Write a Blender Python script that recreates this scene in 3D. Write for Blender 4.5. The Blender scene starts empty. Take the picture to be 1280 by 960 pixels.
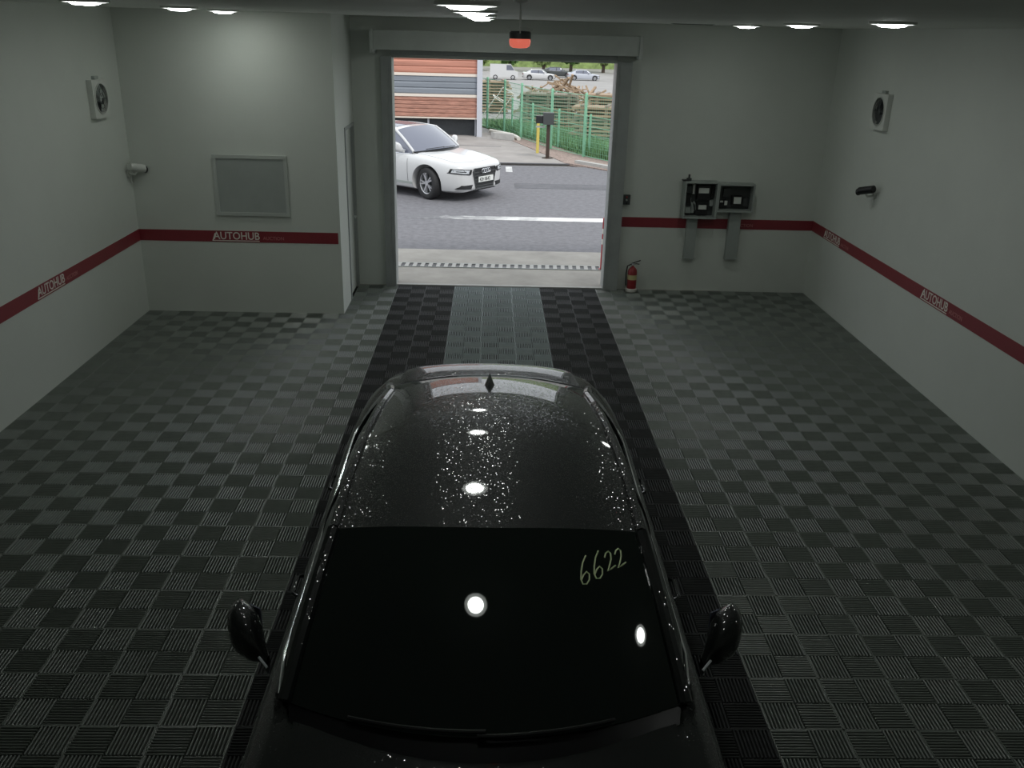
import bpy, bmesh, math, random
from mathutils import Vector, Matrix, Euler
R = math.radians
PI = math.pi
random.seed(7)
S = bpy.context.scene
COL = S.collection

# ------------------------------------------------------------------ camera
F_PX = 1110.0
CAM = Vector((-0.121, -10.76, 3.40))
pan, tilt, roll = 0.0303, 0.379, 0.0273
cd = bpy.data.cameras.new('camera')
cam = bpy.data.objects.new('camera', cd)
COL.objects.link(cam)
cd.sensor_width = 36.0
cd.sensor_fit = 'HORIZONTAL'
cd.lens = F_PX * 36.0 / 1280.0
cd.clip_end = 600
_f = Vector((math.sin(pan)*math.cos(tilt), math.cos(pan)*math.cos(tilt), -math.sin(tilt)))
_r = Vector((math.cos(pan), -math.sin(pan), 0))
_u = _r.cross(_f)
_r2 = math.cos(roll)*_r + math.sin(roll)*_u
_u2 = -math.sin(roll)*_r + math.cos(roll)*_u
m3 = Matrix((_r2, _u2, -_f)).transposed()
cam.matrix_world = Matrix.Translation(CAM) @ m3.to_4x4()
S.camera = cam

# ------------------------------------------------------------------ world, sun, exposure
W = bpy.data.worlds.new('overcast_sky')
S.world = W
W.use_nodes = True
bg = W.node_tree.nodes['Background']
bg.inputs['Color'].default_value = (0.90, 0.95, 1.0, 1)
bg.inputs['Strength'].default_value = 1.5
sd = bpy.data.lights.new('sun', 'SUN')
sd.energy = 1.6
sd.angle = R(12)
sd.color = (1.0, 0.96, 0.9)
sun = bpy.data.objects.new('sun', sd)
COL.objects.link(sun)
sun.rotation_euler = (R(38), 0, R(35))
LAMP = 43.5          # radiance of the ceiling lamps
vs = S.view_settings
vs.view_transform = 'Standard'
vs.look = 'None'
vs.exposure = 0.0
vs.gamma = 1.0
vs.use_curve_mapping = False

# ------------------------------------------------------------------ materials
MATS = {}
def mat(name, col, rough=0.6, metal=0.0, var=0.0, vscale=6.0, bump=0.0, bscale=60.0, spec=0.5, coat=0.0, emit=None, estr=0.0, alpha=1.0, stretch=None):
    if name in MATS:
        return MATS[name]
    m = bpy.data.materials.new(name)
    m.use_nodes = True
    nt = m.node_tree
    b = nt.nodes['Principled BSDF']
    b.inputs['Base Color'].default_value = (*col, 1)
    b.inputs['Roughness'].default_value = rough
    b.inputs['Metallic'].default_value = metal
    b.inputs['Specular IOR Level'].default_value = spec
    if coat:
        b.inputs['Coat Weight'].default_value = coat
        b.inputs['Coat Roughness'].default_value = 0.03
    if emit:
        b.inputs['Emission Color'].default_value = (*emit, 1)
        b.inputs['Emission Strength'].default_value = estr
    tc = nt.nodes.new('ShaderNodeTexCoord')
    src = tc.outputs['Object']
    if stretch:
        mp = nt.nodes.new('ShaderNodeMapping')
        mp.inputs['Scale'].default_value = stretch
        nt.links.new(src, mp.inputs['Vector'])
        src = mp.outputs['Vector']
    if var:
        n = nt.nodes.new('ShaderNodeTexNoise')
        n.inputs['Scale'].default_value = vscale
        n.inputs['Detail'].default_value = 5
        n.inputs['Roughness'].default_value = 0.6
        nt.links.new(src, n.inputs['Vector'])
        cr = nt.nodes.new('ShaderNodeValToRGB')
        e = cr.color_ramp.elements
        e[0].position, e[1].position = 0.3, 0.7
        e[0].color = (*[c*(1-var) for c in col], 1)
        e[1].color = (*[min(1, c*(1+var)) for c in col], 1)
        nt.links.new(n.outputs['Fac'], cr.inputs['Fac'])
        nt.links.new(cr.outputs['Color'], b.inputs['Base Color'])
    if bump:
        n2 = nt.nodes.new('ShaderNodeTexNoise')
        n2.inputs['Scale'].default_value = bscale
        n2.inputs['Detail'].default_value = 3
        nt.links.new(src, n2.inputs['Vector'])
        bp = nt.nodes.new('ShaderNodeBump')
        bp.inputs['Strength'].default_value = bump
        bp.inputs['Distance'].default_value = 0.01
        nt.links.new(n2.outputs['Fac'], bp.inputs['Height'])
        nt.links.new(bp.outputs['Normal'], b.inputs['Normal'])
    MATS[name] = m
    return m

def wet_paint(name, col, drops):
    """glossy car paint with small dried rain drops on it"""
    m = mat(name, col, rough=0.5, coat=1.0, spec=0.15)
    nt = m.node_tree
    b = nt.nodes['Principled BSDF']
    tc = nt.nodes.new('ShaderNodeTexCoord')
    vo = nt.nodes.new('ShaderNodeTexVoronoi')
    vo.inputs['Scale'].default_value = 300
    nt.links.new(tc.outputs['Object'], vo.inputs['Vector'])
    sp = nt.nodes.new('ShaderNodeSeparateColor')
    nt.links.new(vo.outputs['Color'], sp.inputs['Color'])
    lt = nt.nodes.new('ShaderNodeMath'); lt.operation = 'LESS_THAN'     # share of the surface under a drop
    lt.inputs[1].default_value = 0.34
    nt.links.new(sp.outputs['Red'], lt.inputs[0])
    ml = nt.nodes.new('ShaderNodeMath'); ml.operation = 'MULTIPLY'
    ml.inputs[1].default_value = drops
    nt.links.new(lt.outputs[0], ml.inputs[0])
    n3 = nt.nodes.new('ShaderNodeTexWhiteNoise')
    n3.noise_dimensions = '3D'
    nt.links.new(vo.outputs['Position'], n3.inputs['Vector'])
    sb = nt.nodes.new('ShaderNodeVectorMath'); sb.operation = 'SUBTRACT'
    sb.inputs[1].default_value = (0.5, 0.5, 0.5)
    nt.links.new(n3.outputs['Color'], sb.inputs[0])
    sc_ = nt.nodes.new('ShaderNodeVectorMath'); sc_.operation = 'SCALE'
    nt.links.new(sb.outputs[0], sc_.inputs[0]); nt.links.new(ml.outputs[0], sc_.inputs['Scale'])
    ge = nt.nodes.new('ShaderNodeNewGeometry')
    ad = nt.nodes.new('ShaderNodeVectorMath'); ad.operation = 'ADD'
    nt.links.new(ge.outputs['Normal'], ad.inputs[0]); nt.links.new(sc_.outputs[0], ad.inputs[1])
    nm = nt.nodes.new('ShaderNodeVectorMath'); nm.operation = 'NORMALIZE'
    nt.links.new(ad.outputs[0], nm.inputs[0])
    nt.links.new(nm.outputs[0], b.inputs['Coat Normal'])
    return m

M_wall = mat('wall_paint', (0.60, 0.63, 0.585), 0.55, var=0.03, vscale=1.2, bump=0.03, bscale=30)
M_ceil = mat('ceiling_paint', (0.76, 0.79, 0.74), 0.7, var=0.03, vscale=1.0)
M_red = mat('red_band', (0.235, 0.028, 0.038), 0.45, var=0.05, vscale=4)
M_white_vinyl = mat('white_vinyl', (0.75, 0.72, 0.66), 0.5)
M_pink_vinyl = mat('pink_vinyl', (0.50, 0.20, 0.20), 0.5)
M_tile = mat('grey_tile_plastic', (0.158, 0.178, 0.158), 0.36, spec=1.0, var=0.10, vscale=9)
M_track = mat('black_tile_plastic', (0.045, 0.047, 0.047), 0.6, spec=0.22, var=0.15, vscale=9)
M_lane = mat('slate_tile_plastic', (0.27, 0.305, 0.305), 0.7, spec=0.15, var=0.10, vscale=9)
M_slab = mat('floor_slab', (0.02, 0.021, 0.02), 0.9, spec=0.2)
M_steel = mat('grey_steel', (0.33, 0.35, 0.34), 0.5, metal=0.1, var=0.08, vscale=5)
M_shut = mat('shutter_steel', (0.50, 0.53, 0.50), 0.5, var=0.05)
M_dgrey = mat('dark_grey_plastic', (0.05, 0.055, 0.055), 0.5)
M_black = mat('black_plastic', (0.012, 0.012, 0.013), 0.45)
M_rubber = mat('rubber', (0.02, 0.02, 0.021), 0.75, bump=0.1, bscale=80)
M_offwhite = mat('offwhite_plastic', (0.62, 0.64, 0.60), 0.45, var=0.04)
M_panel = mat('panel_grey', (0.33, 0.36, 0.34), 0.5, var=0.05)
M_board = mat('board_grey', (0.36, 0.39, 0.37), 0.4, var=0.08, vscale=2)
M_frame = mat('board_frame', (0.46, 0.49, 0.46), 0.4)
M_extred = mat('extinguisher_red', (0.28, 0.02, 0.025), 0.3, coat=0.5)
M_yellowlab = mat('cream_label', (0.55, 0.50, 0.25), 0.6)
M_chrome = mat('chrome', (0.85, 0.86, 0.88), 0.12, metal=1.0)
M_rim = mat('alloy', (0.62, 0.62, 0.64), 0.3, metal=0.8)
M_blackpaint = wet_paint('black_car_paint', (0.006, 0.0075, 0.0075), 0.24)
M_whitepaint = mat('white_car_paint', (0.56, 0.56, 0.56), 0.3, coat=0.8)
M_greypaint = mat('silver_car_paint', (0.45, 0.47, 0.52), 0.3, coat=0.5)
M_glass = mat('dark_tinted_glass', (0.006, 0.009, 0.008), 0.03, spec=0.6)
M_glassblue = mat('painted_sky_reflection_glass', (0.13, 0.14, 0.18), 0.05, spec=0.8)  # overcast sky reflection put into the blue-grey base colour
M_headl = mat('headlamp_lens', (0.55, 0.57, 0.60), 0.08, spec=0.8)
M_tail = mat('tail_lamp_lens', (0.25, 0.01, 0.01), 0.1)
M_marker = mat('marker_ink', (0.62, 0.70, 0.42), 0.7)
M_asph = mat('asphalt', (0.15, 0.148, 0.16), 0.85, var=0.22, vscale=9, bump=0.35, bscale=90)
M_asph2 = mat('asphalt_patch', (0.11, 0.11, 0.12), 0.85, var=0.2, vscale=3, bump=0.3, bscale=90)
M_conc = mat('concrete', (0.33, 0.31, 0.28), 0.85, var=0.18, vscale=1.8, bump=0.15, bscale=40)
M_conc2 = mat('pale_concrete', (0.30, 0.28, 0.265), 0.85, var=0.15, vscale=1.3, bump=0.1, bscale=30)
M_kerb = mat('kerb_concrete', (0.42, 0.41, 0.39), 0.85, var=0.12, vscale=4)
M_gravel = mat('gravel', (0.30, 0.23, 0.20), 0.95, var=0.4, vscale=14, bump=0.8, bscale=45)
M_grass = mat('grass_ground', (0.060, 0.125, 0.040), 0.95, var=0.45, vscale=3.0, bump=0.8, bscale=25)
M_dirt = mat('lot_ground', (0.30, 0.29, 0.28), 0.95, var=0.15, vscale=0.4)
M_fgreen = mat('fence_green', (0.19, 0.42, 0.27), 0.5, var=0.1)
M_shedred = mat('shed_red', (0.46, 0.20, 0.14), 0.55, var=0.2, vscale=2.0, stretch=(0.25, 1, 6))
M_shedgrey = mat('shed_grey', (0.20, 0.22, 0.25), 0.5, var=0.15, vscale=2.0, stretch=(0.25, 1, 6))
M_shedbrick = mat('shed_rust', (0.38, 0.19, 0.14), 0.7, var=0.35, vscale=5.0, stretch=(0.6, 1, 5))
M_cream = mat('cream_trim', (0.70, 0.62, 0.54), 0.5)
M_sheddark = mat('shed_dark', (0.045, 0.05, 0.055), 0.6, var=0.2)
M_postgrey = mat('post_grey', (0.50, 0.51, 0.56), 0.5)
M_brown = mat('brown_steel', (0.045, 0.026, 0.018), 0.6)
M_yellow = mat('yellow_paint', (0.62, 0.50, 0.12), 0.5)
M_wood = mat('weathered_wood', (0.33, 0.24, 0.16), 0.85, var=0.35, vscale=3, stretch=(0.5, 4, 4))
M_wood2 = mat('grey_wood', (0.22, 0.18, 0.14), 0.9, var=0.35, vscale=3, stretch=(0.5, 4, 4))
M_leaf = mat('leaf_green', (0.10, 0.20, 0.05), 0.8, var=0.4, vscale=1.2)
M_leaf2 = mat('leaf_pale', (0.22, 0.30, 0.10), 0.8, var=0.4, vscale=1.2)
M_bark = mat('bark', (0.08, 0.06, 0.045), 0.9)
M_redplas = mat('red_post_paint', (0.42, 0.02, 0.03), 0.4)
M_lens = mat('red_beacon_lens', (0.75, 0.08, 0.05), 0.25, emit=(1.0, 0.22, 0.15), estr=0.55)
M_lamp = mat('lamp_diffuser', (0.9, 0.9, 0.9), 0.5, emit=(0.95, 1.0, 0.95), estr=LAMP)
M_lampring = mat('lamp_ring', (0.75, 0.78, 0.75), 0.5, emit=(0.95, 1.0, 0.95), estr=LAMP*0.06)

def worn_line():
    m = mat('worn_road_paint', (0.72, 0.72, 0.70), 0.7)
    nt = m.node_tree
    b = nt.nodes['Principled BSDF']
    tc = nt.nodes.new('ShaderNodeTexCoord')
    n = nt.nodes.new('ShaderNodeTexNoise')
    n.inputs['Scale'].default_value = 2.2
    n.inputs['Detail'].default_value = 8
    n.inputs['Roughness'].default_value = 0.75
    nt.links.new(tc.outputs['Object'], n.inputs['Vector'])
    sx = nt.nodes.new('ShaderNodeSeparateXYZ')
    nt.links.new(tc.outputs['Object'], sx.inputs['Vector'])
    mr = nt.nodes.new('ShaderNodeMapRange')
    mr.inputs['From Min'].default_value = -1.6
    mr.inputs['From Max'].default_value = 2.2
    mr.inputs['To Min'].default_value = -0.28
    mr.inputs['To Max'].default_value = 0.24
    nt.links.new(sx.outputs['X'], mr.inputs['Value'])
    ad = nt.nodes.new('ShaderNodeMath'); ad.operation = 'ADD'
    nt.links.new(n.outputs['Fac'], ad.inputs[0]); nt.links.new(mr.outputs['Result'], ad.inputs[1])
    cr = nt.nodes.new('ShaderNodeValToRGB')
    e = cr.color_ramp.elements
    e[0].position, e[1].position = 0.25, 0.70
    e[0].color = (0.14, 0.14, 0.15, 1); e[1].color = (0.78, 0.78, 0.76, 1)
    nt.links.new(ad.outputs[0], cr.inputs['Fac'])
    nt.links.new(cr.outputs['Color'], b.inputs['Base Color'])
    return m
M_line = worn_line()

# ------------------------------------------------------------------ mesh helpers
class MB:
    def __init__(s): s.v = []; s.f = []
    def add(s, vs_, fs):
        o = len(s.v)
        s.v += [tuple(p) for p in vs_]
        s.f += [tuple(i+o for i in f) for f in fs]
        return s
    def box(s, x0, x1, y0, y1, z0, z1):
        x0, x1 = min(x0, x1), max(x0, x1); y0, y1 = min(y0, y1), max(y0, y1); z0, z1 = min(z0, z1), max(z0, z1)
        return s.add([(x0,y0,z0),(x1,y0,z0),(x1,y1,z0),(x0,y1,z0),(x0,y0,z1),(x1,y0,z1),(x1,y1,z1),(x0,y1,z1)],
              [(0,3,2,1),(4,5,6,7),(0,1,5,4),(1,2,6,5),(2,3,7,6),(3,0,4,7)])
    def cyl(s, c, r, h, axis='z', n=16, r2=None):
        """cylinder from c, along +axis by h"""
        r2 = r if r2 is None else r2
        c = Vector(c)
        ax = {'x': Vector((1,0,0)), 'y': Vector((0,1,0)), 'z': Vector((0,0,1))}[axis] if isinstance(axis, str) else Vector(axis).normalized()
        a = ax.orthogonal().normalized(); b = ax.cross(a)
        vs_ = []
        for k in range(n):
            t = 2*PI*k/n; vs_.append(c + r*(math.cos(t)*a + math.sin(t)*b))
        for k in range(n):
            t = 2*PI*k/n; vs_.append(c + ax*h + r2*(math.cos(t)*a + math.sin(t)*b))
        fs = [(k, (k+1) % n, n+(k+1) % n, n+k) for k in range(n)]
        fs += [tuple(range(n-1, -1, -1)), tuple(range(n, 2*n))]
        return s.add(vs_, fs)
    def lathe(s, c, prof, axis='z', n=24):
        """prof: (radius, height) list along axis, closed at ends where radius is 0"""
        c = Vector(c)
        ax = {'x': Vector((1,0,0)), 'y': Vector((0,1,0)), 'z': Vector((0,0,1))}[axis] if isinstance(axis, str) else Vector(axis).normalized()
        a = ax.orthogonal().normalized(); b = ax.cross(a)
        vs_ = []
        for r, h in prof:
            for k in range(n):
                t = 2*PI*k/n; vs_.append(c + ax*h + r*(math.cos(t)*a + math.sin(t)*b))
        fs = []
        for i in range(len(prof)-1):
            for k in range(n):
                fs.append((i*n+k, i*n+(k+1) % n, (i+1)*n+(k+1) % n, (i+1)*n+k))
        return s.add(vs_, fs)
    def tube(s, pts, r, n=8, close=False):
        pts = [Vector(p) for p in pts]
        m = len(pts); vs_ = []
        prev = None
        for i, p in enumerate(pts):
            if close: d = pts[(i+1) % m] - pts[i-1]
            else: d = pts[min(i+1, m-1)] - pts[max(i-1, 0)]
            d.normalize()
            if prev is None: a = d.orthogonal().normalized()
            else:
                a = prev - d*prev.dot(d)
                a = a.normalized() if a.length > 1e-6 else d.orthogonal().normalized()
            prev = a; b = d.cross(a)
            rr = r[i] if isinstance(r, (list, tuple)) else r
            for k in range(n):
                t = 2*PI*k/n; vs_.append(p + rr*(math.cos(t)*a + math.sin(t)*b))
        fs = []
        for i in range(m if close else m-1):
            j = (i+1) % m
            for k in range(n):
                fs.append((i*n+k, i*n+(k+1) % n, j*n+(k+1) % n, j*n+k))
        if not close:
            fs += [tuple(range(n-1, -1, -1)), tuple(range((m-1)*n, m*n))]
        return s.add(vs_, fs)
    def grid(s, fn, nu, nv, thick=None):
        """surface fn(u,v), u,v in 0..1; thick: vector or float (along -normal)"""
        P = [[Vector(fn(i/nu, j/nv)) for j in range(nv+1)] for i in range(nu+1)]
        vs_ = [p for row in P for p in row]
        idx = lambda i, j: i*(nv+1)+j
        fs = [(idx(i,j), idx(i+1,j), idx(i+1,j+1), idx(i,j+1)) for i in range(nu) for j in range(nv)]
        if thick:
            N = len(vs_)
            for i in range(nu+1):
                for j in range(nv+1):
                    du = P[min(i+1,nu)][j]-P[max(i-1,0)][j]; dv = P[i][min(j+1,nv)]-P[i][max(j-1,0)]
                    nn = du.cross(dv)
                    nn = nn.normalized() if nn.length > 1e-9 else Vector((0,0,1))
                    vs_.append(P[i][j]-nn*thick)
            fs += [tuple(N+k for k in reversed(f)) for f in list(fs)]
            rim = [idx(i,0) for i in range(nu+1)] + [idx(nu,j) for j in range(1,nv+1)] + [idx(i,nv) for i in range(nu-1,-1,-1)] + [idx(0,j) for j in range(nv-1,0,-1)]
            for k in range(len(rim)):
                a, b = rim[k], rim[(k+1) % len(rim)]
                fs.append((b, a, N+a, N+b))
        return s.add(vs_, fs)
    def sphere(s, c, rad, nu=16, nv=10, rot=None):
        c = Vector(c); vs_ = []; fs = []
        for j in range(nv+1):
            ph = PI*j/nv
            for i in range(nu):
                th = 2*PI*i/nu
                p = Vector((rad[0]*math.sin(ph)*math.cos(th), rad[1]*math.sin(ph)*math.sin(th), rad[2]*math.cos(ph)))
                if rot: p = rot @ p
                vs_.append(c+p)
        for j in range(nv):
            for i in range(nu):
                fs.append((j*nu+i, (j+1)*nu+i, (j+1)*nu+(i+1) % nu, j*nu+(i+1) % nu))
        return s.add(vs_, fs)
    def prism(s, poly, fn, d):
        """poly list of 2d pts; fn(a,b,depth)->3d; extruded from depth 0 to d"""
        n = len(poly)
        vs_ = [fn(a, b, 0) for a, b in poly] + [fn(a, b, d) for a, b in poly]
        fs = [tuple(range(n)), tuple(range(2*n-1, n-1, -1))] + [(k, n+k, n+(k+1) % n, (k+1) % n) for k in range(n)]
        return s.add(vs_, fs)
    def mesh(s, name, smooth=None, fixn=True):
        me = bpy.data.meshes.new(name)
        me.from_pydata(s.v, [], s.f)
        if fixn:
            bm = bmesh.new(); bm.from_mesh(me)
            bmesh.ops.remove_doubles(bm, verts=bm.verts, dist=1e-6)
            bmesh.ops.recalc_face_normals(bm, faces=bm.faces)
            bm.to_mesh(me); bm.free()
        if smooth:
            for p in me.polygons: p.use_smooth = True
            me.set_sharp_from_angle(angle=R(smooth))
        me.update()
        return me
    def build(s, name, m, parent=None, smooth=None, fixn=True):
        me = s.mesh(name, smooth, fixn)
        me.materials.append(m)
        o = bpy.data.objects.new(name, me)
        COL.objects.link(o)
        o.parent = parent
        return o

def tag(o, label=None, cat=None, group=None, kind=None):
    if label: o['label'] = label
    if cat: o['category'] = cat
    if group: o['group'] = group
    if kind: o['kind'] = kind
    return o
def empty(name, loc=(0,0,0), rz=0.0):
    o = bpy.data.objects.new(name, None)
    o.empty_display_size = 0.1
    COL.objects.link(o); o.location = loc; o.rotation_euler = (0, 0, rz)
    return o
def copy_tree(o, parent=None):
    c = o.copy(); COL.objects.link(c); c.parent = parent
    for ch in list(o.children): copy_tree(ch, c)
    return c
def struct(o, label, cat='structure'):
    return tag(o, label, cat, kind='structure')

def text_obj(name, body, size, m, mw, parent=None, extrude=0.0015, sx=1.0, shear=0.0, bold=0.0, align='LEFT'):
    c = bpy.data.curves.new(name, 'FONT')
    c.body = body; c.size = size; c.extrude = extrude; c.shear = shear; c.offset = bold
    c.align_x = align; c.resolution_u = 3
    t = bpy.data.objects.new(name+'_curve', c)
    COL.objects.link(t)
    bpy.context.view_layer.update()
    me = bpy.data.meshes.new_from_object(t.evaluated_get(bpy.context.evaluated_depsgraph_get()))
    bpy.data.objects.remove(t)
    me.transform(Matrix.Diagonal((sx, 1, 1, 1)))
    me.transform(mw)
    me.materials.clear(); me.materials.append(m)
    o = bpy.data.objects.new(name, me)
    COL.objects.link(o); o.parent = parent
    return o
def basis(org, ex, ey):
    ex = Vector(ex).normalized(); ey = Vector(ey).normalized(); ez = ex.cross(ey)
    m = Matrix((ex, ey, ez)).transposed().to_4x4()
    m.translation = Vector(org)
    return m

# ------------------------------------------------------------------ room dimensions
XL, XR = -4.4, 4.4
YB = 1.52            # back wall, inner face
YF = -11.3           # wall behind the camera
H = 3.525
BX, BY = -1.95, 0.10  # booth: side face, front face
DL, DR, DZ = -1.42, 1.50, 3.03
WT = 0.22

# ------------------------------------------------------------------ setting
fl = MB().box(XL-0.2, XR+0.2, YF-0.2, YB, -0.20, -0.020).build('floor', M_slab)
struct(fl, 'floor of interlocking ribbed plastic tiles with two black wheel tracks', 'floor')
struct(MB().box(XL-0.2, XR+0.2, YF-0.2, YB+WT, H, H+0.2).build('ceiling', M_ceil), 'low flat pale ceiling with round downlights', 'ceiling')
struct(MB().box(XR, XR+0.2, YF-0.2, YB+WT, -0.2, H).build('wall_right', M_wall), 'grey white side wall beside the electrical panel with a red lettered band', 'wall')
struct(MB().box(XL-0.2, XL, YF-0.2, YB+WT, -0.2, H).build('wall_left', M_wall), 'grey white side wall meeting the boxed out booth, with a red lettered band', 'wall')
struct(MB().box(XL, XR, YF-0.2, YF, -0.2, H).build('wall_front', M_wall), 'plain wall closing the bay opposite the doorway', 'wall')
wb = MB()
wb.box(XL, DL-0.14, YB, YB+WT, -0.2, H)
wb.box(DR+0.20, XR, YB, YB+WT, -0.2, H)
wb.box(DL-0.14, DR+0.20, YB, YB+WT, DZ, H)
struct(wb.build('wall_back', M_wall), 'grey white end wall around the open vehicle doorway', 'wall')
bo = MB()
bo.box(XL, BX-0.10, BY, BY+0.1, -0.02, H)
bo.box(BX-0.10, BX, BY, 0.72, -0.02, H)
bo.box(BX-0.10, BX, 0.72, YB, 2.22, H)
bo.box(BX-0.10, BX, 1.46, YB, -0.02, 2.22)
struct(bo.build('wall_booth', M_wall), 'grey white boxed out booth wall with a framed grey board', 'wall')
# door in the side of the booth
d1 = MB().box(BX-0.07, BX-0.03, 0.76, 1.42, 0.0, 2.18).build('door_1', M_wall)
struct(d1, 'narrow door with grey jamb in the side of the booth', 'door')
fr = MB()
fr.box(BX-0.10, BX+0.012, 0.72, 0.76, 0.0, 2.22); fr.box(BX-0.10, BX+0.012, 1.42, 1.46, 0.0, 2.22); fr.box(BX-0.10, BX+0.012, 0.76, 1.42, 2.18, 2.22)
fr.build('door_frame', M_steel, d1)
MB().cyl((BX-0.03, 1.33, 1.0), 0.012, 0.05, 'x', 10).tube([(BX+0.02,1.335,1.0),(BX+0.02,1.23,1.0)], 0.009).build('door_handle', M_chrome, d1)

# ---- floor tiles
PITCH, RIB = 0.0200, 0.0108
def tile_mesh(name, w, d, par, m):
    """ribbed tile of w x d, origin at its low corner, 0.2 m cells with crossed rib directions"""
    b = MB()
    g = 0.0015
    for X0, X1, Y0, Y1 in ((g, w-g, g, g+.004), (g, w-g, d-g-.004, d-g), (g, g+.004, g, d-g), (w-g-.004, w-g, g, d-g)):
        b.box(X0, X1, Y0, Y1, -0.020, -0.002)
    nx, ny = math.ceil(w/0.2-1e-6), math.ceil(d/0.2-1e-6)
    for i in range(nx):
        for j in range(ny):
            x0, x1 = i*0.2+0.003, min((i+1)*0.2, w)-0.003
            y0, y1 = j*0.2+0.003, min((j+1)*0.2, d)-0.003
            along_y = (i+j+par) % 2 == 0
            for k in range(10):
                a = 0.2*(i if along_y else j)+PITCH*(k+0.5)-RIB/2
                lim = x1 if along_y else y1
                if a+RIB > lim+0.004: continue
                l0, l1 = (y0, y1) if along_y else (x0, x1)
                prof = [(a, -.020), (a, -.0050), (a+.0009, -.0029), (a+.0044, 0.0), (a+RIB-.0044, 0.0), (a+RIB-.0009, -.0029), (a+RIB, -.0050), (a+RIB, -.020)]
                npf = len(prof)
                if along_y: vs_ = [(p, l, z) for l in (l0, l1) for p, z in prof]
                else: vs_ = [(l, p, z) for l in (l1, l0) for p, z in prof]
                b.add(vs_, [(q, q+npf, q+npf+1, q+1) for q in range(npf-1)] + [tuple(range(npf)), tuple(range(2*npf-1, npf-1, -1))])
    me = b.mesh(name, fixn=False)
    me.materials.append(m)
    return me
TM = {}
def get_tile(nm, w, d, par, m):
    k = (nm, round(w, 3), round(d, 3), par)
    if k not in TM: TM[k] = tile_mesh(nm, w, d, par, m)
    return TM[k]
xe = [XL, -4.2] + [-4.2+0.4*i for i in range(1, 22)] + [XR]
xe = sorted(set(round(x, 3) for x in xe))
ye = [YB-0.02] + [1.3-0.4*i for i in range(0, 32)]
ye = sorted(set(round(y, 3) for y in ye))
def seen(x, y):
    d = m3.transposed() @ (Vector((x, y, 0))-CAM)
    if -d.z < 0.2: return False
    return abs(d.x/-d.z*F_PX) < 700 and abs(d.y/-d.z*F_PX) < 540
rest = {}
def put_tile(x0, x1, y0, y1):
    cx = 0.5*(x0+x1); cy = 0.5*(y0+y1)
    if abs(cx) < 0.6: nm, m = 'lane_tile', M_lane
    elif abs(cx) < 1.4: nm, m = 'track_tile', M_track
    else: nm, m = 'floor_tile', M_tile
    cc = round((x0+0.1-2.1)/0.2); rr = round((y0+0.1)/0.2)
    me = get_tile(nm, x1-x0, y1-y0, (cc+rr) % 2, m)
    if any(seen(a, b) for a in (x0, x1) for b in (y0, y1)) :
        o = bpy.data.objects.new(nm, me); COL.objects.link(o); o.parent = fl
        o.location = (x0, y0, random.uniform(-0.0006, 0.0006))
    else:
        rest.setdefault((nm, m.name), []).append((me, x0, y0))
for j in range(len(ye)-1):
    y0, y1 = ye[j], ye[j+1]
    if y1 < YF: continue
    for i in range(len(xe)-1):
        x0, x1 = xe[i], xe[i+1]
        if y1 > BY+0.01 and x1 <= BX-0.10: continue
        if y1 > BY+0.01 and x0 < BX: x0 = BX
        put_tile(x0, x1, max(y0, YF), y1)
for (nm, mn), lst in rest.items():
    b = MB()
    for me, x0, y0 in lst:
        b.add([(v.co.x+x0, v.co.y+y0, v.co.z) for v in me.vertices], [tuple(p.vertices) for p in me.polygons])
    o = b.build(nm+'_field', MATS[mn], fl, fixn=False)
    o['kind'] = 'stuff'

# ---- red bands with lettering
ZB0, ZB1 = 0.894, 1.032
def band(n, mb, label):
    return struct(mb.build('trim_%d' % n, M_red), label, 'wall band')
t1 = band(1, MB().box(XL, XL+0.004, YF, BY, ZB0, ZB1), 'dark red painted band along the wall opposite the electrical panel')
t2 = band(2, MB().box(XL, BX-0.03, BY-0.004, BY, ZB0, ZB1), 'dull red painted band under the framed board on the booth')
t3 = band(3, MB().box(DR+0.20, XR, YB-0.004, YB, ZB0, ZB1), 'red painted band passing behind the electrical panel')
t4 = band(4, MB().box(XR-0.004, XR, YF, YB, ZB0, ZB1), 'dark red painted band along the wall beside the electrical panel')
def logo(par, org, ex, big=True):
    """AUTOHUB with its underline, then small AUCTION; org = low left corner on the band"""
    ex = Vector(ex); ey = Vector((0, 0, 1))
    if big:
        text_obj('lettering', 'AUTOHUB', 0.130, M_white_vinyl, basis(Vector(org)+ey*0.022, ex, ey), par, sx=0.90, shear=0.0, bold=0.0012)
        mw = basis(org, ex, ey)
        b = MB()
        b.prism([(-0.020, 0.0), (0.555, 0.0), (0.555, 0.010), (-0.004, 0.010), (0.030, 0.095), (0.016, 0.095)], lambda a, c, d: mw @ Vector((a, c, d)), 0.0016)
        b.build('lettering_underline', M_white_vinyl, par)
    text_obj('small_lettering', 'AUCTION', 0.060, M_pink_vinyl, basis(Vector(org)+ex*0.60+ey*0.022, ex, ey), par, sx=0.95)
logo(t1, (XL+0.0045, -2.52, ZB0+0.012), (0, 1, 0))
logo(t2, (-3.50, BY-0.0045, ZB0+0.012), (1, 0, 0))
logo(t3, (2.70, YB-0.0045, ZB0+0.012), (1, 0, 0), big=False)
logo(t4, (XR-0.0045, 1.02, ZB0+0.012), (0, -1, 0))
logo(t4, (XR-0.0045, -1.90, ZB0+0.012), (0, -1, 0))

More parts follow.
